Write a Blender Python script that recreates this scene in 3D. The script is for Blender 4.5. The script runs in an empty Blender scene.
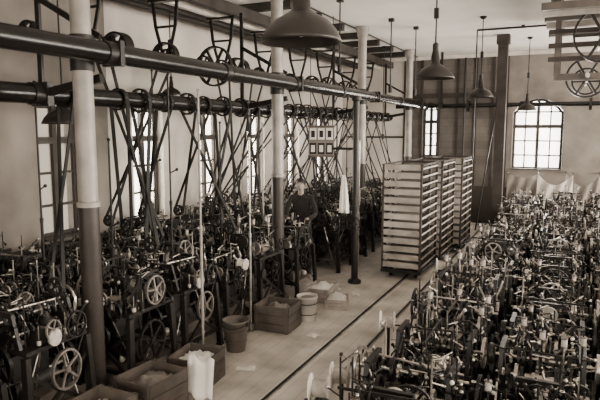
import bpy, math, random
from mathutils import Vector, Matrix
H=2.5
CZ=4.5
S=bpy.context.scene
COL=S.collection

# ------------------------------------------------------------ materials
def ds(c,k=.36):
    g=.3*c[0]+.59*c[1]+.11*c[2]
    return tuple(x*(1-k)+g*k for x in c[:3])
def mat(name,col,rough=.6,metal=0.,var=.25,scale=6.,bump=0.,col2=None,coat=0.):
    m=bpy.data.materials.new(name); m.use_nodes=True
    col=ds(col)
    nt=m.node_tree; b=nt.nodes['Principled BSDF']
    tc=nt.nodes.new('ShaderNodeTexCoord')
    n=nt.nodes.new('ShaderNodeTexNoise'); n.inputs['Scale'].default_value=scale; n.inputs['Detail'].default_value=6
    nt.links.new(tc.outputs['Object'],n.inputs['Vector'])
    r=nt.nodes.new('ShaderNodeValToRGB')
    c2=col2 or tuple(c*(1-var) for c in col)
    c1=col if col2 else tuple(min(1,c*(1+var)) for c in col)
    r.color_ramp.elements[0].position=.3; r.color_ramp.elements[1].position=.7
    r.color_ramp.elements[0].color=(*c2,1); r.color_ramp.elements[1].color=(*c1,1)
    nt.links.new(n.outputs['Fac'],r.inputs['Fac']); nt.links.new(r.outputs['Color'],b.inputs['Base Color'])
    b.inputs['Roughness'].default_value=rough; b.inputs['Metallic'].default_value=metal
    if max(col)<.06: b.inputs['Specular IOR Level'].default_value=.26
    if coat: b.inputs['Coat Weight'].default_value=coat
    if bump:
        bp=nt.nodes.new('ShaderNodeBump'); bp.inputs['Strength'].default_value=bump; bp.inputs['Distance'].default_value=.02
        nt.links.new(n.outputs['Fac'],bp.inputs['Height']); nt.links.new(bp.outputs['Normal'],b.inputs['Normal'])
    return m
IRON=mat('cast_iron_dark',(.012,.009,.007),.42,.1,.4,9)
STEEL=mat('worn_steel',(.38,.33,.275),.32,.85,.45,12)
BRASS=mat('dull_metal_light',(.44,.385,.32),.4,.5,.3,10)
WOOD=mat('oiled_wood',(.075,.053,.038),.6,0,.4,5,.2)
THR=mat('pale_thread',(.66,.60,.52),.85,0,.15,20)
THA=mat('aged_thread',(.34,.29,.24),.85,0,.3,20)
DARK=mat('black_leather',(.008,.006,.005),.65,0,.3,6)
SHAFT=mat('shaft_paint',(.007,.0055,.0045),.25,0,.3,3)
COLL=mat('column_paint_light',(.22,.19,.155),.45,0,.25,5)
COLD=mat('column_paint_dark',(.028,.020,.015),.4,0,.3,5)
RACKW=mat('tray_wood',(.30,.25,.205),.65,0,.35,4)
RACKD=mat('tray_shadow_wood',(.05,.037,.028),.7,0,.3,4)  # darker wood for rack posts, rails and tray bottoms
CEIL=mat('ceiling_whitewash',(.80,.75,.67),.9,0,.06,1.2,.1)
PLAS=mat('plaster_wall',(.50,.44,.37),.9,0,.2,1.2,.15)
PLASL=mat('plaster_wall_sooty',(.17,.14,.11),.9,0,.35,1.2,.15)  # near part of left wall, shade put into the plaster colour
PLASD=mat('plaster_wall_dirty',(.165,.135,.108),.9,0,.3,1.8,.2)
DADO=mat('wall_dado',(.040,.030,.023),.75,0,.25,2)
BEAMW=mat('beam_timber',(.030,.022,.016),.75,0,.4,4,.3)
BEAML=mat('beam_timber_pale',(.50,.44,.37),.75,0,.2,4,.2)
FRAMEM=mat('window_frame_paint',(.045,.034,.026),.6,0,.2,5)
CLOTH=mat('canvas_cloth',(.40,.35,.29),.9,0,.25,3,.2)
CLOTHD=mat('canvas_cloth_dark',(.17,.138,.11),.9,0,.35,3,.2)
WHITE=mat('white_cloth',(.80,.75,.67),.85,0,.08,6)
ZINC=mat('zinc_bucket',(.14,.115,.09),.4,.6,.3,6)
ENAM=mat('lamp_enamel',(.020,.015,.012),.35,.1,.2,6)
BULB=mat('bulb_glass',(.3,.27,.23),.15,0,.05,5)
SKIN=mat('skin',(.27,.20,.15),.6,0,.1,8)
HAIR=mat('hair',(.015,.011,.008),.6,0,.2,20)
WORKC=mat('work_clothes',(.016,.012,.010),.85,0,.3,10)
PAPER=mat('paper',(.68,.62,.54),.9,0,.1,9)

def plank_mat(name,c1,c2,cm,w,l,rot=0,rough=.6,bump=.3):
    m=bpy.data.materials.new(name); m.use_nodes=True
    c1=ds(c1);c2=ds(c2);cm=ds(cm)
    nt=m.node_tree; b=nt.nodes['Principled BSDF']
    tc=nt.nodes.new('ShaderNodeTexCoord'); mp=nt.nodes.new('ShaderNodeMapping')
    mp.inputs['Rotation'].default_value=rot if isinstance(rot,tuple) else (0,0,rot)
    nt.links.new(tc.outputs['Object'],mp.inputs['Vector'])
    br=nt.nodes.new('ShaderNodeTexBrick'); br.inputs['Scale'].default_value=1
    br.inputs['Brick Width'].default_value=l; br.inputs['Row Height'].default_value=w
    br.inputs['Mortar Size'].default_value=.003; br.inputs['Color1'].default_value=(*c1,1); br.inputs['Color2'].default_value=(*c2,1); br.inputs['Mortar'].default_value=(*cm,1)
    nt.links.new(mp.outputs['Vector'],br.inputs['Vector'])
    n=nt.nodes.new('ShaderNodeTexNoise'); n.inputs['Scale'].default_value=2.2; n.inputs['Detail'].default_value=10
    nt.links.new(tc.outputs['Object'],n.inputs['Vector'])
    r=nt.nodes.new('ShaderNodeValToRGB'); r.color_ramp.elements[0].position=.3; r.color_ramp.elements[0].color=(.52,.50,.47,1)
    r.color_ramp.elements[1].position=.66; r.color_ramp.elements[1].color=(1,1,1,1)
    nt.links.new(n.outputs['Fac'],r.inputs['Fac'])
    mx=nt.nodes.new('ShaderNodeMix'); mx.data_type='RGBA'; mx.blend_type='MULTIPLY'; mx.inputs[0].default_value=1
    nt.links.new(br.outputs['Color'],mx.inputs[6]); nt.links.new(r.outputs['Color'],mx.inputs[7])
    nt.links.new(mx.outputs[2],b.inputs['Base Color']); b.inputs['Roughness'].default_value=rough
    bp=nt.nodes.new('ShaderNodeBump'); bp.inputs['Strength'].default_value=bump; bp.inputs['Distance'].default_value=.01
    nt.links.new(br.outputs['Fac'],bp.inputs['Height']); bp.invert=True
    nt.links.new(bp.outputs['Normal'],b.inputs['Normal'])
    return m
FLOOR=plank_mat('floor_planks',(.60,.53,.45),(.55,.48,.405),(.34,.29,.235),.16,2.6,math.pi/2,.5,.1)
BOARD=plank_mat('wall_boards',(.12,.096,.075),(.085,.067,.052),(.02,.015,.011),.2,9,(math.pi/2,math.pi/2,0),.7)

def glass(name,tc_,k):
    G=bpy.data.materials.new(name); G.use_nodes=True
    nt=G.node_tree; nt.nodes.clear()
    o=nt.nodes.new('ShaderNodeOutputMaterial'); t=nt.nodes.new('ShaderNodeBsdfTransparent'); g=nt.nodes.new('ShaderNodeBsdfTranslucent')
    n=nt.nodes.new('ShaderNodeTexNoise'); n.inputs['Scale'].default_value=3
    mth=nt.nodes.new('ShaderNodeMath'); mth.operation='MULTIPLY'; mth.inputs[1].default_value=k
    mx=nt.nodes.new('ShaderNodeMixShader'); g.inputs[0].default_value=tuple(c*.9 for c in tc_)+(1,); t.inputs[0].default_value=(*tc_,1)
    nt.links.new(n.outputs['Fac'],mth.inputs[0]); nt.links.new(mth.outputs[0],mx.inputs[0]); nt.links.new(t.outputs[0],mx.inputs[1]); nt.links.new(g.outputs[0],mx.inputs[2]); nt.links.new(mx.outputs[0],o.inputs[0])
    return G
GLASS=glass('dusty_glass',(.97,.94,.89),.35)
DIMMED=glass('sooty_glass',(.17,.15,.125),.9)  # dark tint dims the near left windows, dimness put into the glass colour

# ------------------------------------------------------------ mesh builder
class MB:
    def __init__(s): s.v=[];s.f=[];s.m=[];s.s=[];s.mats=[]
    def mi(s,m):
        if m not in s.mats: s.mats.append(m)
        return s.mats.index(m)
    def add(s,vs,fs,m,sm=False):
        o=len(s.v); s.v+= [tuple(v) for v in vs]; k=s.mi(m)
        for f in fs: s.f.append(tuple(i+o for i in f)); s.m.append(k); s.s.append(sm)
    def box(s,c,d,m,rot=None):
        c=Vector(c); vs=[]
        for x in(-1,1):
            for y in(-1,1):
                for z in(-1,1):
                    p=Vector((x*d[0]/2,y*d[1]/2,z*d[2]/2))
                    if rot: p=rot@p
                    vs.append(c+p)
        s.add(vs,[(0,1,3,2),(4,6,7,5),(0,4,5,1),(2,3,7,6),(0,2,6,4),(1,5,7,3)],m)
    def basis(s,ax):
        ax=Vector(ax).normalized(); h=Vector((0,0,1)) if abs(ax.z)<.95 else Vector((1,0,0))
        a=ax.cross(h).normalized(); b=a.cross(ax).normalized(); return ax,a,b
    def beam(s,p0,p1,w,h,m):
        p0=Vector(p0);p1=Vector(p1); ax,a,b=s.basis(p1-p0); vs=[]
        for p in(p0,p1):
            for i,j in((-1,-1),(1,-1),(1,1),(-1,1)): vs.append(p+a*(i*w/2)+b*(j*h/2))
        s.add(vs,[(0,1,2,3),(7,6,5,4),(0,4,5,1),(1,5,6,2),(2,6,7,3),(3,7,4,0)],m)
    def lathe(s,o,ax,prof,m,seg=12,shared=False,caps=True):
        o=Vector(o); ax,a,b=s.basis(ax)
        def ring(r,h): return [o+ax*h+a*(r*math.cos(2*math.pi*i/seg))+b*(r*math.sin(2*math.pi*i/seg)) for i in range(seg)]
        if shared:
            vs=[]; fs=[]
            for k,(r,h) in enumerate(prof): vs+=ring(r,h)
            for k in range(len(prof)-1):
                for i in range(seg):
                    j=(i+1)%seg; fs.append((k*seg+i,k*seg+j,(k+1)*seg+j,(k+1)*seg+i))
            s.add(vs,fs,m,True)
        else:
            for k in range(len(prof)-1):
                vs=ring(*prof[k])+ring(*prof[k+1])
                s.add(vs,[(i,(i+1)%seg,seg+(i+1)%seg,seg+i) for i in range(seg)],m,True)
        if caps:
            if prof[0][0]>1e-5: s.add(ring(*prof[0]),[tuple(range(seg))[::-1]],m)
            if prof[-1][0]>1e-5: s.add(ring(*prof[-1]),[tuple(range(seg))],m)
    def cyl(s,p0,p1,r,m,seg=8,r1=None,caps=True):
        p0=Vector(p0);p1=Vector(p1)
        s.lathe(p0,p1-p0,[(r,0),(r if r1 is None else r1,(p1-p0).length)],m,seg,caps=caps)
    def ring(s,c,ax,R,r,m,seg=22,rs=6):
        c=Vector(c); ax,a,b=s.basis(ax); vs=[];fs=[]
        for i in range(seg):
            t=2*math.pi*i/seg; d=a*math.cos(t)+b*math.sin(t)
            for j in range(rs):
                q=2*math.pi*j/rs; vs.append(c+d*(R+r*math.cos(q))+ax*(r*math.sin(q)))
        for i in range(seg):
            for j in range(rs):
                i2=(i+1)%seg;j2=(j+1)%rs
                fs.append((i*rs+j,i2*rs+j,i2*rs+j2,i*rs+j2))
        s.add(vs,fs,m,True)
    def wheel(s,c,ax,R,m,spokes=6,w=.03,rim=None,m2=None,ph=0.):
        c=Vector(c); A,a,b=s.basis(ax); rim=rim or R*.1
        s.lathe(c-A*(w/2),A,[(R,0),(R,w),(R-rim,w),(R-rim,0),(R,0)],m2 or m,24,caps=False)
        s.lathe(c-A*(w*.8),A,[(R*.17,0),(R*.17,w*1.6)],m,10)
        for i in range(spokes):
            t=2*math.pi*i/spokes+ph; d=a*math.cos(t)+b*math.sin(t)
            s.beam(c+d*R*.1,c+d*(R-rim*.5),w*.5,R*.09+.004,m)
    def gear(s,c,ax,R,w,m,teeth=18):
        c=Vector(c); A,a,b=s.basis(ax); n=teeth*4; pr=[]
        for i in range(n):
            t=2*math.pi*i/n; rr=R if i%4 in(0,1) else R*.88
            pr.append(a*(rr*math.cos(t))+b*(rr*math.sin(t)))
        vs=[c-A*w/2+p for p in pr]+[c+A*w/2+p for p in pr]
        s.add(vs,[(i,(i+1)%n,n+(i+1)%n,n+i) for i in range(n)]+[tuple(range(n))[::-1],tuple(range(n,2*n))],m)
        s.lathe(c-A*w,A,[(R*.25,0),(R*.25,2*w)],m,8)
    def ball(s,c,r,m,seg=10,sc=(1,1,1)):
        c=Vector(c); vs=[];fs=[];n=seg//2+1
        for k in range(n+1):
            t=math.pi*k/n
            for i in range(seg):
                p=2*math.pi*i/seg; vs.append(c+Vector((r*sc[0]*math.sin(t)*math.cos(p),r*sc[1]*math.sin(t)*math.sin(p),r*sc[2]*math.cos(t))))
        for k in range(n):
            for i in range(seg):
                j=(i+1)%seg; fs.append((k*seg+i,(k+1)*seg+i,(k+1)*seg+j,k*seg+j))
        s.add(vs,fs,m,True)
    def prism(s,pts,off,m):
        off=Vector(off); n=len(pts); vs=[Vector(p) for p in pts]+[Vector(p)+off for p in pts]
        s.add(vs,[tuple(range(n))[::-1],tuple(range(n,2*n))]+[(i,(i+1)%n,n+(i+1)%n,n+i) for i in range(n)],m)
    def spool(s,c,ax,r,h,thr,fl):
        c=Vector(c);A=Vector(ax).normalized()
        s.lathe(c,A,[(r,0),(r,h*.1)],fl,12); s.lathe(c+A*h*.9,A,[(r,0),(r,h*.1)],fl,12)
        s.lathe(c+A*h*.1,A,[(r*.8,0),(r*.84,h*.4),(r*.8,h*.8)],thr,12,caps=False)
    def mesh(s,name):
        me=bpy.data.meshes.new(name); me.from_pydata(s.v,[],s.f)
        for m in s.mats: me.materials.append(m)
        me.polygons.foreach_set('material_index',s.m); me.polygons.foreach_set('use_smooth',s.s)
        me.update(); return me
    def obj(s,name,loc=(0,0,0),rz=0,parent=None):
        return inst(s.mesh(name),name,loc,rz,parent)
def inst(me,name,loc=(0,0,0),rz=0,parent=None,sc=None):
    ob=bpy.data.objects.new(name,me); ob.location=loc; ob.rotation_euler=(0,0,rz)
    if sc: ob.scale=sc
    if parent: ob.parent=parent
    COL.objects.link(ob); return ob

# ------------------------------------------------------------ room shell
XL,XR,YB,YF=-6.2,5.6,-5.0,16.0
m=MB(); m.box(((XL+XR)/2,(YB+YF)/2,-.1),(XR-XL+.6,YF-YB+.6,.2),FLOOR); m.obj('floor')
m=MB(); m.box(((XL+XR)/2,(YB+YF)/2,CZ+.1),(XR-XL+.6,YF-YB+.6,.2),CEIL); m.obj('ceiling')

def arch(a0,a1,zs,rise,n=10):
    return [(a0+(a1-a0)*i/n, zs+rise*math.sin(math.pi*i/n)**.8) for i in range(n+1)]
def RS(wd): return .34 if 1.1<wd<1.3 else .2
def build_wall(name,P,a0,a1,ops,M,zsplit=1.0,MD=DADO,zones=None):
    """P(a,z,d)->xyz, d=0 inner face, d=1 outer face"""
    w=MB()
    def slab(b0,b1,z0,z1,mm):
        if b1-b0<1e-4 or z1-z0<1e-4: return
        pts=[P(b0,z0,0),P(b1,z0,0),P(b1,z1,0),P(b0,z1,0)]
        off=Vector(P(b0,z0,1))-Vector(P(b0,z0,0)); w.prism(pts,off,mm)
    def column(b0,b1,z0,z1):
        mm=M
        if zones:
            cuts=sorted(set([b0,b1]+[c for z in zones for c in z[:2] if b0<c<b1]))
            for c0,c1 in zip(cuts,cuts[1:]):
                mid=(c0+c1)/2; q=M
                for z in zones:
                    if z[0]<=mid<=z[1]: q=z[2]
                if z0<zsplit: slab(c0,c1,z0,min(z1,zsplit),MD)
                slab(c0,c1,max(z0,zsplit),z1,q)
            return
        if z0<zsplit: slab(b0,b1,z0,min(z1,zsplit),MD)
        slab(b0,b1,max(z0,zsplit),z1,mm)
    cur=a0
    for (c,wd,zb,zt) in sorted(ops):
        l,r=c-wd/2,c+wd/2
        column(cur,l,0,CZ); column(l,r,0,zb)
        rise=RS(wd); A=arch(l,r,zt-rise,rise)
        pts=[P(a,z,0) for a,z in A]+[P(r,CZ,0),P(l,CZ,0)]
        q=M
        if zones:
            for z in zones:
                if z[0]<=c<=z[1]: q=z[2]
        off=Vector(P(l,0,1))-Vector(P(l,0,0)); w.prism(pts,off,q)
        cur=r
    column(cur,a1,0,CZ)
    return w.obj(name)
WN=[0]
def build_window(P,c,wd,zb,zt,nx=4,nz=5,G=None):
    WN[0]+=1
    w=MB(); l,r=c-wd/2+.004,c+wd/2-.004; rise=RS(wd); d=.45; F=FRAMEM
    def bm(a,b,t,tt=.05): w.beam(P(a[0],a[1],d),P(b[0],b[1],d),t,t,F)
    A=arch(l+.03,r-.03,zt-rise-.03,rise)
    for p,q in zip(A,A[1:]): bm(p,q,.06)
    bm((l+.03,zb+.01),(l+.03,zt-rise),.06); bm((r-.03,zb+.01),(r-.03,zt-rise),.06)
    bm((l,zb+.035),(r,zb+.035),.06)
    def top(a):
        t=(a-l)/(r-l); return zt-rise+rise*math.sin(math.pi*max(0,min(1,t)))**.8-.03
    for i in range(1,nx):
        a=l+(r-l)*i/nx; bm((a,zb),(a,top(a)),.075 if i*2==nx else .034)
    for k in range(1,nz):
        z=zb+(zt-rise-zb)*k/(nz-1); bm((l,z),(r,z),.09 if k==nz-2 else .034)
    # sill
    w.prism([P(l,zb+.001,-.15),P(r,zb+.001,-.15),P(r,zb+.03,-.15),P(l,zb+.03,-.15)],Vector(P(l,zb,.4))-Vector(P(l,zb,-.15)),F)
    dd=.5
    g=[P(a,z,dd) for a,z in arch(l,r,zt-rise-.02,rise)]+[P(r,zb+.01,dd),P(l,zb+.01,dd)]
    w.add(g,[tuple(range(len(g)))],G or GLASS)
    return w.obj('window_%d'%WN[0])
def area(name,loc,direction,sx,sy,power,col=(1,.94,.87)):
    L=bpy.data.lights.new(name,'AREA'); L.shape='RECTANGLE'; L.size=sx; L.size_y=sy; L.energy=power*1.45; L.color=col
    ob=bpy.data.objects.new(name,L); ob.location=loc
    ob.rotation_euler=Vector(direction).to_track_quat('-Z','Y').to_euler(); COL.objects.link(ob)

T=.35
PL=lambda a,z,d:(XL-T*d,a,z)
LW=[(y,.74,1.05,3.0) for y in(-1.4,.35,2.1,3.86,5.63,7.38,9.12,10.87,12.62,14.4)]
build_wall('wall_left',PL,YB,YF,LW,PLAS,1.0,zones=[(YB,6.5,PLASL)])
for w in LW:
    build_window(PL,*w,nx=2,G=DIMMED if w[0]<6 else None)
    if w[0]>6: area('window_daylight',(XL-.75,w[0],2.2),(1,0,.1),.9,2.0,130)
PF=lambda a,z,d:(a,YF+T*d,z)
FW=[(-3.62,.42,1.75,3.25),(-.87,1.2,1.48,3.3),(1.75,1.2,1.48,3.3),(4.0,1.2,1.48,3.3)]
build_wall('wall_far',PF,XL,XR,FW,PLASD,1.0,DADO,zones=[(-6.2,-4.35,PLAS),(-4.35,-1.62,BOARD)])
for w in FW:
    build_window(PF,*w,nx=2 if w[1]<.6 else 4,nz=5)
    area('window_daylight',(w[0],YF+.8,2.4),(0,-1,.05),max(.5,w[1]),1.9,70 if w[1]<.6 else 230)
PR=lambda a,z,d:(XR+T*d,a,z)
RW=[(y,1.9,1.0,3.7) for y in(-3,.5,4,7.5,11,14.2)]
build_wall('wall_right',PR,YB,YF,RW,PLAS,.9)
for i,w in enumerate(RW):
    build_window(PR,*w); area('window_daylight',(XR+.75,w[0],2.5),(-1,0,.12),1.9,2.7,(180,260,520,850,1150,1150)[i])
PB=lambda a,z,d:(a,YB-T*d,z)
BW=[(x,1.9,1.0,3.7) for x in(-4.2,-1.2,1.8,4.2)]
build_wall('wall_back',PB,XL,XR,BW,PLAS,.9)
for w in BW:
    build_window(PB,*w); area('window_daylight',(w[0],YB-.75,2.5),(0,1,.15),1.9,2.7,210)  # unseen windows and area lights behind the camera, added as fill light
# trim: vertical battens / lintel board on boarded wall
m=MB()
for x in(-4.33,-3.86,-3.38,-2.9,-2.42,-1.98,-1.64): m.box((x,YF-.02,2.75),(.07,.04,3.5),BEAMW)
m.box((-2.98,YF-.03,3.42),(2.75,.05,.12),BEAMW)
m.obj('trim_1')
m=MB(); m.box(((XL+XR)/2,YF-.04,CZ-.06),(XR-XL,.08,.1),BEAML); m.obj('trim_2')
m=MB(); m.box((XL+.04,(YB+YF)/2,CZ-.06),(.08,YF-YB,.1),BEAML); m.obj('trim_3')

# rails in the floor
for x in(-2.50,-2.05):
    m=MB(); m.box((x,5.5,.003),(.032,20,.006),DARK); m.box((x+.03,5.5,.005),(.014,20,.010),STEEL); m.obj('floor_rail')

# ------------------------------------------------------------ columns
def column():
    m=MB()
    m.lathe((0,0,0),(0,0,1),[(.16,0),(.16,.05),(.12,.10),(.095,.14),(.09,.2),(.09,1.83)],COLD,20)
    m.lathe((0,0,1.83),(0,0,1),[(.1,0),(.1,.04),(.086,.05),(.084,2.45),(.1,2.48),(.1,2.54),(.13,2.6),(.13,2.665)],COLL,20)
    m.lathe((0,0,3.0),(0,0,1),[(.1,0),(.1,.3)],IRON,16)
    return m.mesh('iron_column')
cm=column()
CY=[.15,3.75,7.35,10.95,14.55]
for y in CY: inst(cm,'iron_column',(-3.84,y,0))

# ------------------------------------------------------------ line shafts
def shaft(name,x,z,y0,y1,r,pulleys=(),collars=True,M=SHAFT):
    m=MB(); m.cyl((x,y0,z),(x,y1,z),r,M,24)
    if collars:
        y=y0+.9
        while y<y1: m.cyl((x,y-.05,z),(x,y+.05,z),r*1.12,IRON,18); y+=1.8
    for (y,R,w) in pulleys:
        m.wheel((x,y,z),(0,1,0),R,IRON,6,w,rim=.025)
    return m.obj(name)
shaft('line_shaft',-3.6,3.145,-2.5,15.1,.088)
shaft('line_shaft',-4.5,2.83,-2.5,15.1,.092)
rnd=random.Random(3)
pl=[(y+rnd.uniform(-.2,.2),rnd.choice([.10,.13,.16,.2]),rnd.choice([.06,.1,.14])) for y in [1.4+.95*i for i in range(14)]]
pl+=[(7.45,.3,.07)]
shaft('line_shaft',-4.95,3.45,-1,15.2,.03,pl,M=IRON)
# transverse shaft at the far end
m=MB(); m.cyl((-4.4,15.35,3.12),(5.2,15.35,3.12),.055,SHAFT,14)
for x in(-3.6,-1.2,.9,3): m.cyl((x-.06,15.35,3.12),(x+.06,15.35,3.12),.09,IRON,12)
for x in(-2.5,-1.1,.3,1.7): m.wheel((x,15.35,3.12),(1,0,0),.16,IRON,5,.06,rim=.02)
for x in(-3.2,-1.7,1.2,3.6):
    m.beam((x,15.35,3.12),(x,15.35,CZ-.001),.03,.06,IRON); m.box((x,15.35,3.12),(.1,.14,.16),IRON)
m.obj('transverse_shaft')
# brackets joining shafts to columns + hangers
for y in CY:
    m=MB()
    m.box((-3.6,y+.12,3.145),(.21,.05,.21),IRON); m.box((-3.72,y+.13,3.145),(.06,.06,.16),IRON)
    m.beam((-3.76,y+.14,2.95),(-4.5,y+.14,2.83),.05,.07,IRON); m.box((-4.5,y+.14,2.83),(.22,.07,.22),IRON)
    m.beam((-4.5,y+.14,2.9),(-4.5,y+.14,4.2),.03,.05,IRON)
    m.beam((-3.76,y+.14,3.3),(-4.5,y+.14,3.7),.03,.05,IRON)
    m.obj('shaft_bracket')
def hanger():
    m=MB()
    for s in(-1,1):
        m.beam((s*.20,0,0),(s*.16,0,-.35),.02,.045,IRON); m.beam((s*.16,0,-.35),(s*.05,0,-.72),.02,.04,IRON)
    m.box((0,0,-.015),(.5,.1,.03),IRON); m.box((0,0,-.76),(.14,.1,.08),IRON); m.ring((0,0,-.76),(0,1,0),.05,.015,IRON,14,5)
    m.beam((-.16,0,-.35),(.16,0,-.35),.02,.03,IRON)
    return m.mesh('shaft_hanger')
hm=hanger()
y=.9
while y<15.3:
    inst(hm,'shaft_hanger',(-4.95,y,4.2)); y+=1.35
# timbers below ceiling on left
for x,mm,w in((-5.1,BEAML,.09),(-4.75,BEAMW,.13),(-5.6,BEAMW,.13),(-5.35,BEAMW,.08)):
    m=MB(); m.box((x,6,4.29),(w,20,.16),mm); m.obj('ceiling_beam')
y=-.5
while y<15.7:
    m=MB(); m.box((-5.12,y,4.44),(2.1,.15,.118),BEAMW)
    m.obj('ceiling_joist'); y+=1.1
# thin ceiling conduits
m=MB()
m.cyl((-3.98,0,4.47),(-3.98,15.9,4.47),.015,IRON,6)
m.obj('ceiling_conduit')
m=MB(); m.cyl((-1.85,12.1,4.46),(3,12.1,4.46),.022,IRON,6); m.cyl((-1.85,12.1,4.46),(-1.85,12.1,1.9),.014,IRON,6)
for x in(-1,.2,1.4): m.box((x,12.1,4.47),(.06,.05,.06),IRON)
m.obj('ceiling_conduit')
for (x,y,zb) in((-3.35,8.5,3.5),(-3.1,10.4,3.3),(-2.9,11.4,3.3),(-4.25,13.7,2.4)):
    m=MB(); m.cyl((x,y,CZ-.001),(x,y,zb),.012,IRON,6); m.box((x,y,CZ-.03),(.09,.09,.058),IRON); m.cyl((x,y,zb-.12),(x,y,zb),.035,IRON,10); m.obj('hanging_drop_cord')
m=MB()
for x in (-4.2,-2.7): m.cyl((x,YF-.06,.1),(x,YF-.06,4.4),.03,IRON,8)
m.cyl((-6.0,YF-.08,2.3),(-4.3,YF-.08,2.3),.025,IRON,8)
m.obj('wall_pipe')

# ------------------------------------------------------------ overhead pulley frame (right)
m=MB()
for x in(-.32,.75,1.7): m.box((x,10.2,4.3),(.12,3.4,.16),WOOD)
for i,(yy,zz) in enumerate(((8.75,4.16),(9.2,4.16),(9.65,4.16),(10.3,4.16),(11.2,4.16))): m.box((.7,yy,zz),(2.4,.12,.1),RACKW if i%2 else WOOD)
for x in(-.3,.6): 
    m.beam((x,9.65,4.12),(x,9.65,3.3),.06,.08,WOOD)
    m.beam((x,10.4,4.12),(x,10.4,3.3),.06,.08,WOOD)
for z in(3.95,3.75,3.55): m.box((.45,9.62,z),(1.75,.05,.07),RACKD)
m.cyl((.12,9.3,3.28),(.12,11.2,3.28),.03,STEEL,10)
m.wheel((.12,9.85,3.28),(0,1,0),.30,IRON,6,.1,rim=.03)
m.wheel((.12,10.6,3.28),(0,1,0),.22,IRON,6,.1,rim=.03)
m.cyl((.3,9.2,3.85),(.3,11.2,3.85),.03,STEEL,10)
m.wheel((.3,9.45,3.85),(0,1,0),.40,IRON,6,.08,rim=.03)
m.wheel((.5,10.1,3.85),(0,1,0),.25,STEEL,5,.1,rim=.03)
m.box((.12,9.6,3.28),(.9,.08,.1),WOOD)
for x in(-.3,.7,1.7): m.beam((x,9.65,4.38),(x,9.65,4.499),.08,.1,WOOD); m.beam((x,11.5,4.38),(x,11.5,4.499),.08,.1,WOOD)
m.obj('overhead_pulley_frame')

# ------------------------------------------------------------ lamps
def lamp(x,y,zr,R,name='pendant_lamp'):
    m=MB(); k=R/.225
    prof=[(.03,.36),(.04,.30),(.05,.25),(.052,.18),(.085,.155),(.15,.12),(.195,.07),(.222,.02),(.225,0),(.215,.004),(.18,.07),(.13,.11),(.05,.14)]
    m.lathe((0,0,0),(0,0,1),[(r*k,h*k) for r,h in prof],ENAM,28,shared=True,caps=False)
    m.lathe((0,0,.34*k),(0,0,1),[(.035*k,0),(.035*k,.06*k),(.012,.08*k)],IRON,12)
    m.ball((0,0,.07*k),.03*k,BULB,12,(1,1,1.3)); m.cyl((0,0,.1*k),(0,0,.16*k),.02*k,IRON,8)
    top=CZ-zr
    m.cyl((0,0,.4*k),(0,0,top-.001),.009,DARK,6)
    m.lathe((0,0,top-.05),(0,0,1),[(.03,0),(.06,.03),(.06,.049)],IRON,12)
    m.box((0,0,min(top-.3,.75)),(.05,.05,.12),IRON)
    m.obj(name,(x,y,zr))
for x,y,z,R in((-1.4,2.97,2.98,.225),(-1.53,6.95,3.1,.225),(-1.57,10.9,3.08,.225),(-.98,13.7,2.93,.2),(-4.75,4.35,2.56,.21),(-5.5,7.1,3.02,.15)):
    lamp(x,y,z,R)

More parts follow.
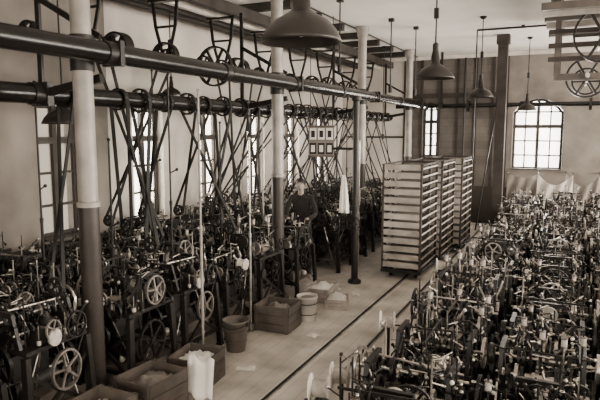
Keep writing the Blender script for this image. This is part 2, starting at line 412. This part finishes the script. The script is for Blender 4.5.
# ------------------------------------------------------------ machines
def machine(seed):
    r=random.Random(seed); m=MB(); U=r.uniform
    for sx in(-1,1):
        for sy in(-1,1):
            m.beam((sx*.34,sy*.33,0.0),(sx*.30,sy*.30,.68),.045,.06,IRON); m.box((sx*.34,sy*.33,.012),(.07,.07,.024),IRON)
        m.beam((sx*.33,-.32,.15),(sx*.3,.31,.55),.02,.03,IRON); m.beam((sx*.33,.32,.15),(sx*.3,-.31,.55),.02,.03,IRON)
        m.beam((sx*.325,-.32,.18),(sx*.325,.32,.18),.03,.03,IRON)
    m.box((0,0,.2),(.62,.6,.022),WOOD)
    # parts under the bed
    m.lathe((U(-.1,.1),-.26,.33),(0,1,0),[(.09,0),(.11,.03),(.11,.40),(.09,.43)],IRON,16)
    m.box((U(-.12,.12),U(-.1,.1),.26),(U(.2,.4),U(.2,.4),.1),WOOD)
    m.box((U(-.1,.1),U(-.1,.1),.55),(U(.25,.4),U(.25,.4),U(.12,.22)),IRON)
    for q in range(4): m.ball((U(-.28,.28),U(-.28,.28),.245),U(.03,.05),r.choice([THA,WOOD,BRASS]),8)
    m.wheel((U(-.08,.08),-.335,.42),(0,1,0),U(.15,.21),IRON,6,.03,ph=U(0,1))
    m.wheel((U(-.1,.1),.34,U(.5,.8)),(0,1,0),U(.12,.18),IRON,6,.03,ph=U(0,1))
    m.wheel((.345,U(-.08,.08),.45),(1,0,0),U(.12,.18),IRON,5,.03,ph=U(0,1))
    m.wheel((-.345,U(-.08,.08),.50),(1,0,0),U(.09,.15),r.choice([IRON,STEEL]),5,.03,ph=U(0,1))
    for q in (-1,1):
        m.wheel((q*.355,U(-.25,.25),U(.6,.9)),(1,0,0),U(.08,.14),r.choice([IRON,STEEL,IRON]),5,.02,ph=U(0,1))
        m.lathe((q*.35-.01,U(-.28,.28),U(.3,.85)),(1,0,0),[(.06,0),(.06,.02)],r.choice([STEEL,IRON,THA]),16)
    for i in range(12): m.cyl((U(-.36,.36),U(-.36,.36),.1),(U(-.36,.36),U(-.36,.36),.76),.007,r.choice([IRON,IRON,STEEL]),6)
    m.cyl((0,-.33,.42),(0,.33,.42),.014,STEEL)
    m.box((0,0,.70),(.62,.60,.03),IRON)
    # end frames
    h=U(.94,1.04)
    for sy in(-1,1):
        y=sy*.27
        m.beam((-.2,y,.70),(-.12,y,h),.03,.045,IRON); m.beam((.2,y,.70),(.12,y,h),.03,.045,IRON)
        m.beam((-.14,y,h),(.14,y,h),.035,.04,IRON); m.ring((0,y,.88),(0,1,0),.06,.015,IRON,14,5)
        m.beam((-.17,y,.86),(.17,y,.86),.03,.03,IRON)
    m.cyl((U(-.1,.1),-.34,h),(U(-.1,.1),.34,h),.009,r.choice([STEEL,IRON]))
    z=.88; m.cyl((0,-.37,z),(0,.37,z),.012,STEEL)
    for cx in(0,-.17,.17):
        y=-.24
        while y<.25:
            k=r.random(); R=U(.025,.08); zz=z if cx==0 else .81
            M=r.choice([STEEL,IRON,IRON])
            if k<.35: m.gear((cx,y,zz),(0,1,0),R,.018,M,int(10+R*120))
            elif k<.7: m.lathe((cx,y-.012,zz),(0,1,0),[(R,0),(R,.024)],M,18)
            else: m.wheel((cx,y,zz),(0,1,0),R+.02,IRON,4,.02)
            y+=U(.035,.08)
        if cx: m.cyl((cx,-.3,.81),(cx,.3,.81),.01,STEEL)
    m.wheel((0,-.362,z),(0,1,0),U(.10,.17),r.choice([IRON,IRON,STEEL]),r.choice([5,6]),.022,ph=U(0,1))
    if r.random()<.4: m.lathe((U(-.15,.15),.33,U(.8,.95)),(0,1,0),[(.08,0),(.08,.03)],r.choice([THA,IRON,BRASS]),20)
    y2=U(-.1,.1); z2=U(.8,.84); m.cyl((-.36,y2,z2),(.36,y2,z2),.01,STEEL)
    for sx in(-1,1):
        if r.random()<.75: m.wheel((sx*.35,y2,z2),(1,0,0),U(.06,.11),r.choice([IRON,STEEL,IRON]),5,.02)
    if r.random()<.3: m.spool((-.375,U(-.2,.2),U(.8,.9)),(1,0,0),U(.06,.085),.1,THR,THA)
    # upright bobbins / spindles
    for i in range(r.randint(14,20)):
        x=r.choice([-1,1])*U(.1,.33); y=U(-.32,.32); hh=U(.04,.12)
        m.cyl((x,y,.71),(x,y,.72+hh+U(.03,.12)),.0045,STEEL,6)
        m.spool((x,y,.72),(0,0,1),U(.012,.026),hh,r.choice([THA,IRON,BRASS,WOOD,IRON]),r.choice([WOOD,IRON,IRON,STEEL]))
    for i in range(14):
        x=U(-.32,.32); y=U(-.32,.32); R=U(.02,.05)
        m.lathe((x,y,.71),(0,0,1),[(R,0),(R,.02),(R*.5,.02),(R*.5,U(.04,.1))],r.choice([IRON,IRON,IRON,STEEL]),12)
    # vertical guide rods with arms
    for i in range(r.randint(6,9)):
        x=U(-.3,.3); y=U(-.32,.32); t=U(.98,1.22)
        m.cyl((x,y,.71),(x,y,t),.006,r.choice([IRON,IRON,STEEL]),6)
        for q in range(r.randint(2,4)):
            zz=U(.85,t); a=U(0,6.28); L=U(.04,.13); e=Vector((x+math.cos(a)*L,y+math.sin(a)*L,zz+U(-.03,.05)))
            e.x=max(-.37,min(.37,e.x)); e.y=max(-.37,min(.37,e.y))
            m.cyl((x,y,zz),e,.005,r.choice([STEEL,IRON]),5); m.ring(e,(0,0,1),.012,.003,BRASS,8,4) if r.random()<.4 else m.ball(e,.013,r.choice([STEEL,IRON,IRON]),8)
        if r.random()<.25: m.spool((x,y,t-.1),(0,0,1),.024,.07,THA,WOOD)
    if r.random()<.5:
        y=U(-.25,.25); zz=h+U(.0,.08); m.beam((-.30,y,zz),(.30,y,zz+U(-.02,.02)),.010,.018,IRON)
        for q in range(9): m.cyl((-.28+.07*q,y,zz),(-.28+.07*q,y+U(-.02,.02),zz-.1),.004,IRON,5)
    # levers
    for i in range(r.randint(10,14)):
        p=Vector((U(-.3,.3),U(-.3,.3),U(.74,.92))); q=p+Vector((U(-.1,.1),U(-.1,.1),U(.05,.18)))
        q.x=max(-.36,min(.36,q.x)); q.y=max(-.36,min(.36,q.y))
        m.beam(p,q,.010,.018,r.choice([IRON,IRON,IRON,STEEL])); m.ball(q,.015,r.choice([STEEL,IRON,THR,IRON,IRON]),8)
    x=r.choice([-.2,.2]); m.box((x,U(-.15,.15),.77),(.13,.16,.1),IRON); m.lathe((x,U(.0,.1),.82),(0,0,1),[(.045,0),(.05,.03),(.03,.06),(.012,.10)],r.choice([BRASS,IRON]),14)
    m.lathe((-x,-.1,.79),(0,1,0),[(.05,0),(.05,.2)],r.choice([STEEL,IRON,WOOD]),16)
    for i in range(5):
        m.cyl((U(-.3,.3),U(-.3,.3),.715),(U(-.3,.3),U(-.3,.3),h),.004,r.choice([STEEL,IRON,IRON]),5)
    if r.random()<.25:
        m.box((U(-.1,.1),U(-.1,.1),.735),(.12,.18,.012),PAPER,Matrix.Rotation(U(0,3),3,'Z'))
    return m.mesh('winding_machine')
NM=16
MV=[machine(100+i) for i in range(NM)]
rnd=random.Random(11)
def put(x,y,zs=1,last=[-1]):
    k=rnd.randrange(NM)
    while k==last[0]: k=rnd.randrange(NM)
    last[0]=k
    inst(MV[k],'winding_machine',(x,y,0),rnd.choice([0,0,math.pi,math.pi/2,-math.pi/2]),None,(1,1,zs*rnd.uniform(.90,1.08)))
# right block
for i in range(5):
    x=-.90+.77*i
    y=2.1
    while y<14.8:
        put(x,y,.97)
        y+=.77
# left block
for k,y0 in enumerate(CY):
    for q in range(4):
        y=y0+.17+.42+q*.82
        if y<1.0 or y>15.4 : continue
        if k==2 and q==1: continue
        put(-3.98,y,1.07)
for x in(-4.80,-5.61):
    y=1.3
    while y<15.4: put(x,y,1.14); y+=.77

# ------------------------------------------------------------ drive belts
def belt(x0,z0,r0,x1,z1,r1,y,dy,cross,w=.06):
    m=MB()
    s=-1 if cross else 1
    for q in(-1,1):
        p0=Vector((x0+q*r0,y,z0)); p1=Vector((x1+q*s*r1,y+dy,z1))
        a=[p0+Vector((0,-w/2,0)),p0+Vector((0,w/2,0)),p1+Vector((0,w/2,0)),p1+Vector((0,-w/2,0))]
        m.prism(a,(.012,0,0),DARK)
    n=10
    for (cx,cy,cz,r,sg) in((x0,y,z0,r0,1),(x1,y+dy,z1,r1,-1)):
        for i in range(n):
            t0=math.pi*i/n;t1=math.pi*(i+1)/n
            a=Vector((cx+r*math.cos(t0),cy,cz+sg*r*math.sin(t0))); b=Vector((cx+r*math.cos(t1),cy,cz+sg*r*math.sin(t1)))
            vs=[a+Vector((0,-w/2,0)),a+Vector((0,w/2,0)),b+Vector((0,w/2,0)),b+Vector((0,-w/2,0))]
            m.prism(vs,(b-a).cross(Vector((0,1,0))).normalized()*.01,DARK)
        m.wheel((cx,cy,cz),(0,1,0),r,IRON,5,w*.9,rim=.02)
    return m.obj('drive_belt')
rb=random.Random(21)
y=2.6; i=0
while y<14.2:
    x1=-5.3 if i%2 else -4.0
    near=y<4.4
    belt(-4.5,2.83,.115 if near else rb.choice([.12,.14]),x1+rb.uniform(-.25,.25),rb.uniform(1.2,1.35),.08,y,rb.choice([.2,.5,-.5,.7,-.8]),rb.random()<.5,.035 if near else .05)
    if i%3==0 and not near: belt(-4.95,3.45,.12,rb.choice([-5.6,-4.3]),1.3,.07,y+.2,rb.uniform(-.6,.6),True,.045)
    y+=rb.uniform(.34,.48)*(2 if near else 1); i+=1

# thin upright pipes among the machines on the left
for (x,y,h,mm) in((-3.50,4.95,2.9,COLL),(-3.52,6.0,2.4,STEEL),(-4.39,3.2,3.2,IRON),(-4.39,5.6,3.2,IRON),(-4.39,7.9,2.6,COLL),(-4.39,9.2,2.5,STEEL),(-5.2,6.3,3.3,IRON),(-5.2,3.8,2.6,IRON),(-3.5,9.9,2.3,STEEL),(-5.2,8.6,3.2,COLL),(-4.39,11.6,3.3,IRON),(-5.2,5.0,3.1,IRON),(-5.2,4.4,3.0,IRON),(-4.39,4.6,2.4,IRON),(-4.39,2.7,3.0,IRON),(-4.39,6.7,2.6,IRON)):
    m=MB(); m.lathe((0,0,0),(0,0,1),[(.045,0),(.045,.02),(.015,.03),(.015,h*.5),(.02,h*.5),(.02,h*.5+.05),(.011,h*.5+.05),(.011,h)],mm,10)
    m.cyl((0,0,h*.62),(.14,-.05,h*.62+.05),.008,mm,6); m.ball((.14,-.05,h*.62+.05),.02,mm,8); m.ball((0,0,h),.02,mm,8)
    m.obj('pipe_stand',(x,y,0))
# yarn reels on stands at the aisle edge of the right-hand block
for (x,y,h) in((-1.43,3.35,.80),(-1.43,3.72,.74),(-1.42,4.85,.80),(-1.42,7.2,.8)):
    m=MB(); m.lathe((0,0,0),(0,0,1),[(.09,0),(.09,.02),(.02,.05),(.014,.08),(.014,h)],IRON,12)
    m.cyl((-.09,0,h),(.07,0,h),.010,STEEL,8)
    m.lathe((-.085,0,h),(1,0,0),[(.03,0),(.095,.004),(.095,.016),(.03,.03)],THR,24); m.lathe((.03,0,h),(1,0,0),[(.03,0),(.095,.012),(.095,.022),(.03,.03)],THA,24)
    m.lathe((-.06,0,h),(1,0,0),[(.055,0),(.06,.05),(.055,.1)],THA,20)
    m.obj('yarn_reel',(x,y,0),.25)
# dark stand pipe by the aisle
m=MB(); m.lathe((0,0,0),(0,0,1),[(.11,0),(.11,.04),(.055,.08),(.055,1.2),(.07,1.2),(.07,1.28),(.05,1.28),(.05,2.95),(.075,2.97),(.075,3.03)],IRON,16)
m.wheel((0,-.1,1.0),(0,1,0),.12,IRON,5,.025); m.cyl((0,0,1.0),(0,-.1,1.0),.015,IRON); m.beam((0,0,2.2),(-.4,0,2.2),.03,.04,IRON)
m.obj('valve_standpipe',(-3.16,8.76,0))
def cloth(name,P,nu,nv,M,loc=(0,0,0)):
    m=MB(); vs=[P(i/nu,j/nv) for j in range(nv+1) for i in range(nu+1)]
    m.add(vs,[(j*(nu+1)+i,j*(nu+1)+i+1,(j+1)*(nu+1)+i+1,(j+1)*(nu+1)+i) for j in range(nv) for i in range(nu)],M,True)
    ob=m.obj(name,loc); md=ob.modifiers.new('t','SOLIDIFY'); md.thickness=.006; return ob
cloth('hanging_apron',lambda u,v:((u-.5)*(.05+.12*v**.6),.03*math.sin(u*14)*v,-.62*v),16,10,WHITE,(-3.33,8.68,1.78))

# ------------------------------------------------------------ tray racks
def rack():
    m=MB(); W,L,Ht=.68,1.2,1.94
    for x in(-W/2+.02,W/2-.02):
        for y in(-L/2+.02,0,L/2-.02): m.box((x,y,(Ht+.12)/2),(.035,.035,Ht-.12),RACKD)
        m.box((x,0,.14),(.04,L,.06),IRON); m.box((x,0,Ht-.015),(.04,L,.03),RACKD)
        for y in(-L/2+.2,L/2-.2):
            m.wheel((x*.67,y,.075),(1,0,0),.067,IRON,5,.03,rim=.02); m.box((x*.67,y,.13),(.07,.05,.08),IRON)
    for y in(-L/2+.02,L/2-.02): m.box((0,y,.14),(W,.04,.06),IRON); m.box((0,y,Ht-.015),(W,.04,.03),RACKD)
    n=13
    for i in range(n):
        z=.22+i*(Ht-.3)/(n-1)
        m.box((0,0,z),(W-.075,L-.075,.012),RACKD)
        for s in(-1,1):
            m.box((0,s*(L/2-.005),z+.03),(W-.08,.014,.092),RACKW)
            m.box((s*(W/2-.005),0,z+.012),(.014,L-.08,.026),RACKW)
        for q in range(7):
            m.cyl((-.2,-.45+.15*q,z+.03),(.2,-.45+.15*q,z+.03),.02,CLOTHD if (q+i)%3 else WOOD,6)
    return m.mesh('tray_rack')
rm=rack()
inst(rm,'tray_rack',(-2.53,9.86,.0)); inst(rm,'tray_rack',(-2.46,11.12,.0)); inst(rm,'tray_rack',(-2.32,12.38,.0))

# ------------------------------------------------------------ post at far right
m=MB(); m.box((0,0,2.25),(.2,.2,4.498),BEAMW); m.box((0,0,.12),(.28,.28,.24),BEAMW)
m.box((0,0,4.40),(.26,.26,.19),BEAMW)
m.beam((-.05,-.12,3.2),(-.42,-.14,.3),.09,.02,DARK)
m.obj('timber_post',(-1.46,13.15,0))
# tarpaulins draped under the far windows
def tarp(x0,x1,zt,zb,M,y=15.62,name='draped_tarpaulin',ph=0,sag=.3):
    def P(u,v):
        sw=sag*math.sin(u*math.pi)**1.0
        z=zt-sw*(1-v*.5)-(zt-zb)*v
        return (x0+(x1-x0)*u, y-.06*math.sin(u*19+v*5+ph)*(.3+v)-.25*v-.1*math.sin(u*math.pi), z)
    m=MB(); nu,nv=40,12
    vs=[P(i/nu,j/nv) for j in range(nv+1) for i in range(nu+1)]
    m.add(vs,[(j*(nu+1)+i,j*(nu+1)+i+1,(j+1)*(nu+1)+i+1,(j+1)*(nu+1)+i) for j in range(nv) for i in range(nu)],M,True)
    for x in(x0,x1): m.cyl((x,y-.02,zt),(x,15.99,zt+.02),.012,IRON,6)
    m.obj(name)
tarp(-1.5,-.75,1.40,.5,CLOTHD,sag=.10); tarp(-.78,.02,1.42,.5,CLOTH,15.45,ph=1,sag=.26); tarp(-.15,.62,1.44,.5,CLOTHD,15.6,ph=2,sag=.30); tarp(.6,2.4,1.42,.5,CLOTHD,ph=2)
# notice board with small frames hanging near the third column
m=MB(); m.box((0,0,0),(.46,.02,.52),CLOTHD)
k=0
for a in(-.15,0,.15):
    for b in(-.13,.13):
        m.box((a,-.014,b),(.12,.008,.20),PAPER if k%2 else IRON); m.box((a,-.019,b),(.07,.004,.12),IRON if k%2 else PAPER); k+=1
for s in(-1,1): m.beam((s*.2,0,.25),(s*.2,0,2.16),.012,.012,IRON)
for (a,b,c,d) in((0,.265,.48,.03),(0,-.265,.48,.03)): m.box((a,-.005,b),(c,.04,d),WOOD)
m.obj('notice_board',(-4.08,9.5,2.30),.2)

# ------------------------------------------------------------ floor things
def crate(name,loc,sx,sy,h,rz,M,fill=None):
    m=MB(); t=.018
    for k in range(3):
        z=h*(k+.5)/3; hh=h/3-.008
        m.box((0,-sy/2,z),(sx,t,hh),M); m.box((0,sy/2,z),(sx,t,hh),M)
        m.box((-sx/2,0,z),(t,sy-t,hh),M); m.box((sx/2,0,z),(t,sy-t,hh),M)
    for a in(-1,1):
        for b in(-1,1): m.box((a*(sx/2-.02),b*(sy/2+.012),h/2),(.04,.014,h),M)
    m.box((0,0,.012),(sx-.03,sy-.03,.02),M)
    if fill:
        r=random.Random(int(loc[1]*100))
        nu=12; vs=[]
        for j in range(nu+1):
            for i in range(nu+1):
                u,v=i/nu,j/nu; vs.append(((u-.5)*(sx-.04),(v-.5)*(sy-.04),h*.62+.08*math.sin(u*3.1)*math.sin(v*3.1)+r.uniform(-.02,.05)))
        m.add(vs,[(j*(nu+1)+i,j*(nu+1)+i+1,(j+1)*(nu+1)+i+1,(j+1)*(nu+1)+i) for j in range(nu) for i in range(nu)],fill,True)
    m.obj(name,loc,rz)
crate('wooden_crate',(-3.30,6.30,0),.46,.40,.33,.05,WOOD,CLOTHD)
crate('wooden_crate',(-3.33,3.90,0),.42,.46,.34,-.1,WOOD,CLOTHD)
crate('wooden_crate',(-3.30,4.55,0),.40,.42,.30,.1,WOOD,WHITE)
crate('wooden_crate',(-3.33,3.2,0),.40,.55,.36,.0,WOOD,CLOTH)
crate('wooden_crate',(-3.3,7.75,0),.34,.5,.2,.1,RACKW,PAPER)
crate('wooden_crate',(-2.95,7.45,0),.3,.36,.14,.3,RACKW,PAPER)
cloth('white_rag',lambda u,v:((u-.5)*.30+.05*v,-.02-.12*v+.015*math.sin(u*12),.36-.33*v+.03*math.sin(u*9)),14,8,WHITE,(-3.05,4.30,0.02))
rs=random.Random(8)
for (x,y) in((-3.0,5.0),(-2.9,8.1),(-2.75,6.2),(-3.25,8.25),(-1.75,6.7),(-2.85,3.95)):
    m=MB(); nu=4; sx,sy=rs.uniform(.08,.16),rs.uniform(.10,.2)
    vs=[((i/nu-.5)*sx,(j/nu-.5)*sy,.004+rs.uniform(0,.02)) for j in range(nu+1) for i in range(nu+1)]
    m.add(vs,[(j*(nu+1)+i,j*(nu+1)+i+1,(j+1)*(nu+1)+i+1,(j+1)*(nu+1)+i) for j in range(nu) for i in range(nu)],PAPER)
    m.obj('paper_scrap',(x,y,0),rs.uniform(0,3))
# bucket
m=MB(); m.lathe((0,0,0),(0,0,1),[(.105,0),(.11,.02),(.15,.34),(.157,.345),(.157,.36),(.145,.36),(.105,.03),(.0,.03)],ZINC,24,shared=True,caps=False)
m.lathe((0,0,0),(0,0,1),[(.107,0),(.107,.012)],ZINC,24)
for h in(.12,.24): m.ring((0,0,h),(0,0,1),.11+.118*h,.005,ZINC,24,5)
pts=[Vector((.155*math.cos(t),-.05-.10*math.sin(t),.34-.05*math.sin(t))) for t in [math.pi*i/12 for i in range(13)]]
for a,b in zip(pts,pts[1:]): m.cyl(a,b,.005,IRON,6)
for s in(-1,1): m.box((s*.155,-.01,.325),(.012,.04,.05),IRON)
m.obj('metal_bucket',(-3.38,5.42,0))
# pale bin
m=MB(); m.lathe((0,0,0),(0,0,1),[(.12,0),(.135,.30),(.142,.305),(.142,.335),(.13,.335),(.115,.03),(0,.03)],CLOTH,24,shared=True,caps=False)
m.lathe((0,0,0),(0,0,1),[(.12,0),(.12,.01)],CLOTH,24)
m.ball((0,0,.27),.12,CLOTHD,14,(1,1,.5)); m.ring((0,0,.1),(0,0,1),.127,.006,IRON,24,5); m.ring((0,0,.24),(0,0,1),.135,.006,IRON,24,5)
m.obj('waste_bin',(-3.08,6.72,0))

# ------------------------------------------------------------ worker
def skin_obj(name,vs,es,rad,M,parent,root=0,sub=2):
    me=bpy.data.meshes.new(name); me.from_pydata(vs,es,[]); ob=bpy.data.objects.new(name,me); COL.objects.link(ob)
    me.materials.append(M)
    ob.modifiers.new('Skin','SKIN')
    sv=me.skin_vertices[0].data
    for i,r in enumerate(rad): sv[i].radius=(r if isinstance(r,tuple) else (r,r)); sv[i].use_root=(i==root)
    md=ob.modifiers.new('Sub','SUBSURF'); md.levels=sub; md.render_levels=sub
    ob.modifiers['Skin'].use_smooth_shade=True
    ob.parent=parent; return ob
W=bpy.data.objects.new('factory_worker',None); COL.objects.link(W); W.location=(-4.16,8.86,0); W.rotation_euler=(0,0,.25)
V=[(0,.02,.92),(0,0,1.08),(0,-.05,1.27),(0,-.09,1.40),(0,-.11,1.47)]
E=[(0,1),(1,2),(2,3),(3,4)]; Rr=[(.15,.11),(.135,.10),(.16,.11),(.07,.06),(.05,.05)]
for s in(-1,1):
    b=len(V)
    V+=[(s*.17,-.07,1.36),(s*.235,-.10,1.20),(s*.25,-.12,1.08),(s*.21,-.24,1.06),(s*.16,-.35,1.06)]
    E+=[(2,b),(b,b+1),(b+1,b+2),(b+2,b+3),(b+3,b+4)]; Rr+=[.062,.055,.047,.042,.034]
    b=len(V)
    V+=[(s*.09,.02,.84),(s*.10,.0,.66),(s*.105,-.01,.48),(s*.105,.02,.28),(s*.105,.03,.09),(s*.115,-.12,.045)]
    E+=[(0,b)]+[(b+i,b+i+1) for i in range(5)]; Rr+=[.10,.085,.068,.062,.05,.042]
skin_obj('clothed_body',V,E,Rr,WORKC,W)
# head
m=MB(); hc=Vector((0,-.14,1.575))
n=24;k=16;vs=[];fs=[]
for j in range(k+1):
    t=math.pi*j/k
    for i in range(n):
        p=2*math.pi*i/n; x=math.sin(t)*math.cos(p); y=math.sin(t)*math.sin(p); z=math.cos(t)
        w=.076*(1-.22*max(0,-z)); X=x*w; Y=y*.095*(1-.12*max(0,-z)); Z=z*.118
        if y<-.5 and abs(x)<.22 and -.35<z<.05: Y-=.022*(1-abs(x)/.22)*(1-abs(z+.2)/.25 if abs(z+.2)<.25 else 0)
        if y<-.4 and .0<z<.2 and .25<abs(x)<.6: Y+=.008
        if y<-.5 and z<-.65: Y-=.008
        vs.append(hc+Vector((X,Y,Z)))
for j in range(k):
    for i in range(n): fs.append((j*n+i,(j+1)*n+i,(j+1)*n+(i+1)%n,j*n+(i+1)%n))
m.add(vs,fs,SKIN,True)
m.cyl((0,-.10,1.42),(0,-.125,1.50),.05,SKIN,16)
for s in(-1,1):
    m.ball(hc+Vector((s*.075,.01,-.005)),.022,SKIN,10,(.5,.8,1.3)); m.ball(hc+Vector((s*.03,-.083,.012)),.010,WHITE,10); m.ball(hc+Vector((s*.03,-.0905,.012)),.005,HAIR,8)
    m.beam(hc+Vector((s*.015,-.093,.032)),hc+Vector((s*.045,-.082,.034)),.006,.006,HAIR)
m.ball(hc+Vector((0,-.088,-.058)),.018,HAIR,10,(1.2,.35,.22))
vs2=[];fs2=[]
for j in range(10):
    t=math.pi*.56*j/9
    for i in range(n):
        p=2*math.pi*i/n; front=max(0,-math.sin(p)); tt=t*(1-.38*front)
        vs2.append(hc+Vector((math.sin(tt)*math.cos(p)*.084,math.sin(tt)*math.sin(p)*.104+.004,math.cos(tt)*.13)))
for j in range(9):
    for i in range(n): fs2.append((j*n+i,(j+1)*n+i,(j+1)*n+(i+1)%n,j*n+(i+1)%n))
m.add(vs2,fs2,HAIR,True); m.ball(hc+Vector((0,.09,.03)),.04,HAIR,12)
m.obj('head',(0,0,0),0,W)
for s in(-1,1):
    wx,wy,wz=s*.16,-.35,1.06
    V=[(wx,wy,wz),(wx,wy-.04,wz-.01),(wx,wy-.085,wz-.02)];E=[(0,1),(1,2)];R=[(.024,.018),(.034,.014),(.036,.013)]
    skin_obj('palm',V,E,R,SKIN,W,0,1)
    V=[];E=[];R=[]
    for q,(dx,L) in enumerate(((-.027,.062),(-.009,.074),(.009,.070),(.027,.055))):
        b=len(V); V+=[(wx+dx,wy-.08,wz-.02),(wx+dx*1.05,wy-.085-L*.45,wz-.028),(wx+dx*1.05,wy-.085-L*.75,wz-.048),(wx+dx,wy-.085-L*.85,wz-.07)]
        E+=[(b,b+1),(b+1,b+2),(b+2,b+3)]; R+=[.0085,.008,.0075,.006]
    b=len(V); V+=[(wx-s*.025,wy-.03,wz-.012),(wx-s*.05,wy-.065,wz-.025),(wx-s*.052,wy-.095,wz-.04)]; E+=[(b,b+1),(b+1,b+2)]; R+=[.011,.009,.007]
    skin_obj('fingers',V,E,R,SKIN,W,0,1)

# ------------------------------------------------------------ world + camera
w=bpy.data.worlds.new('World'); S.world=w; w.use_nodes=True
bg=w.node_tree.nodes['Background']; bg.inputs[0].default_value=(1,.955,.89,1); bg.inputs[1].default_value=5.5
R_=Vector((.9036,.4283,0)); F_=Vector((-.4252,.897,-.1207)).normalized(); U_=R_.cross(F_).normalized(); R_=F_.cross(U_).normalized()
cd=bpy.data.cameras.new('camera'); cd.lens=34.56; cd.sensor_width=36; cd.clip_start=.05
co=bpy.data.objects.new('camera',cd); COL.objects.link(co)
M3=Matrix((R_,U_,-F_)).transposed(); co.matrix_world=Matrix.Translation((0,0,H))@M3.to_4x4()
S.camera=co
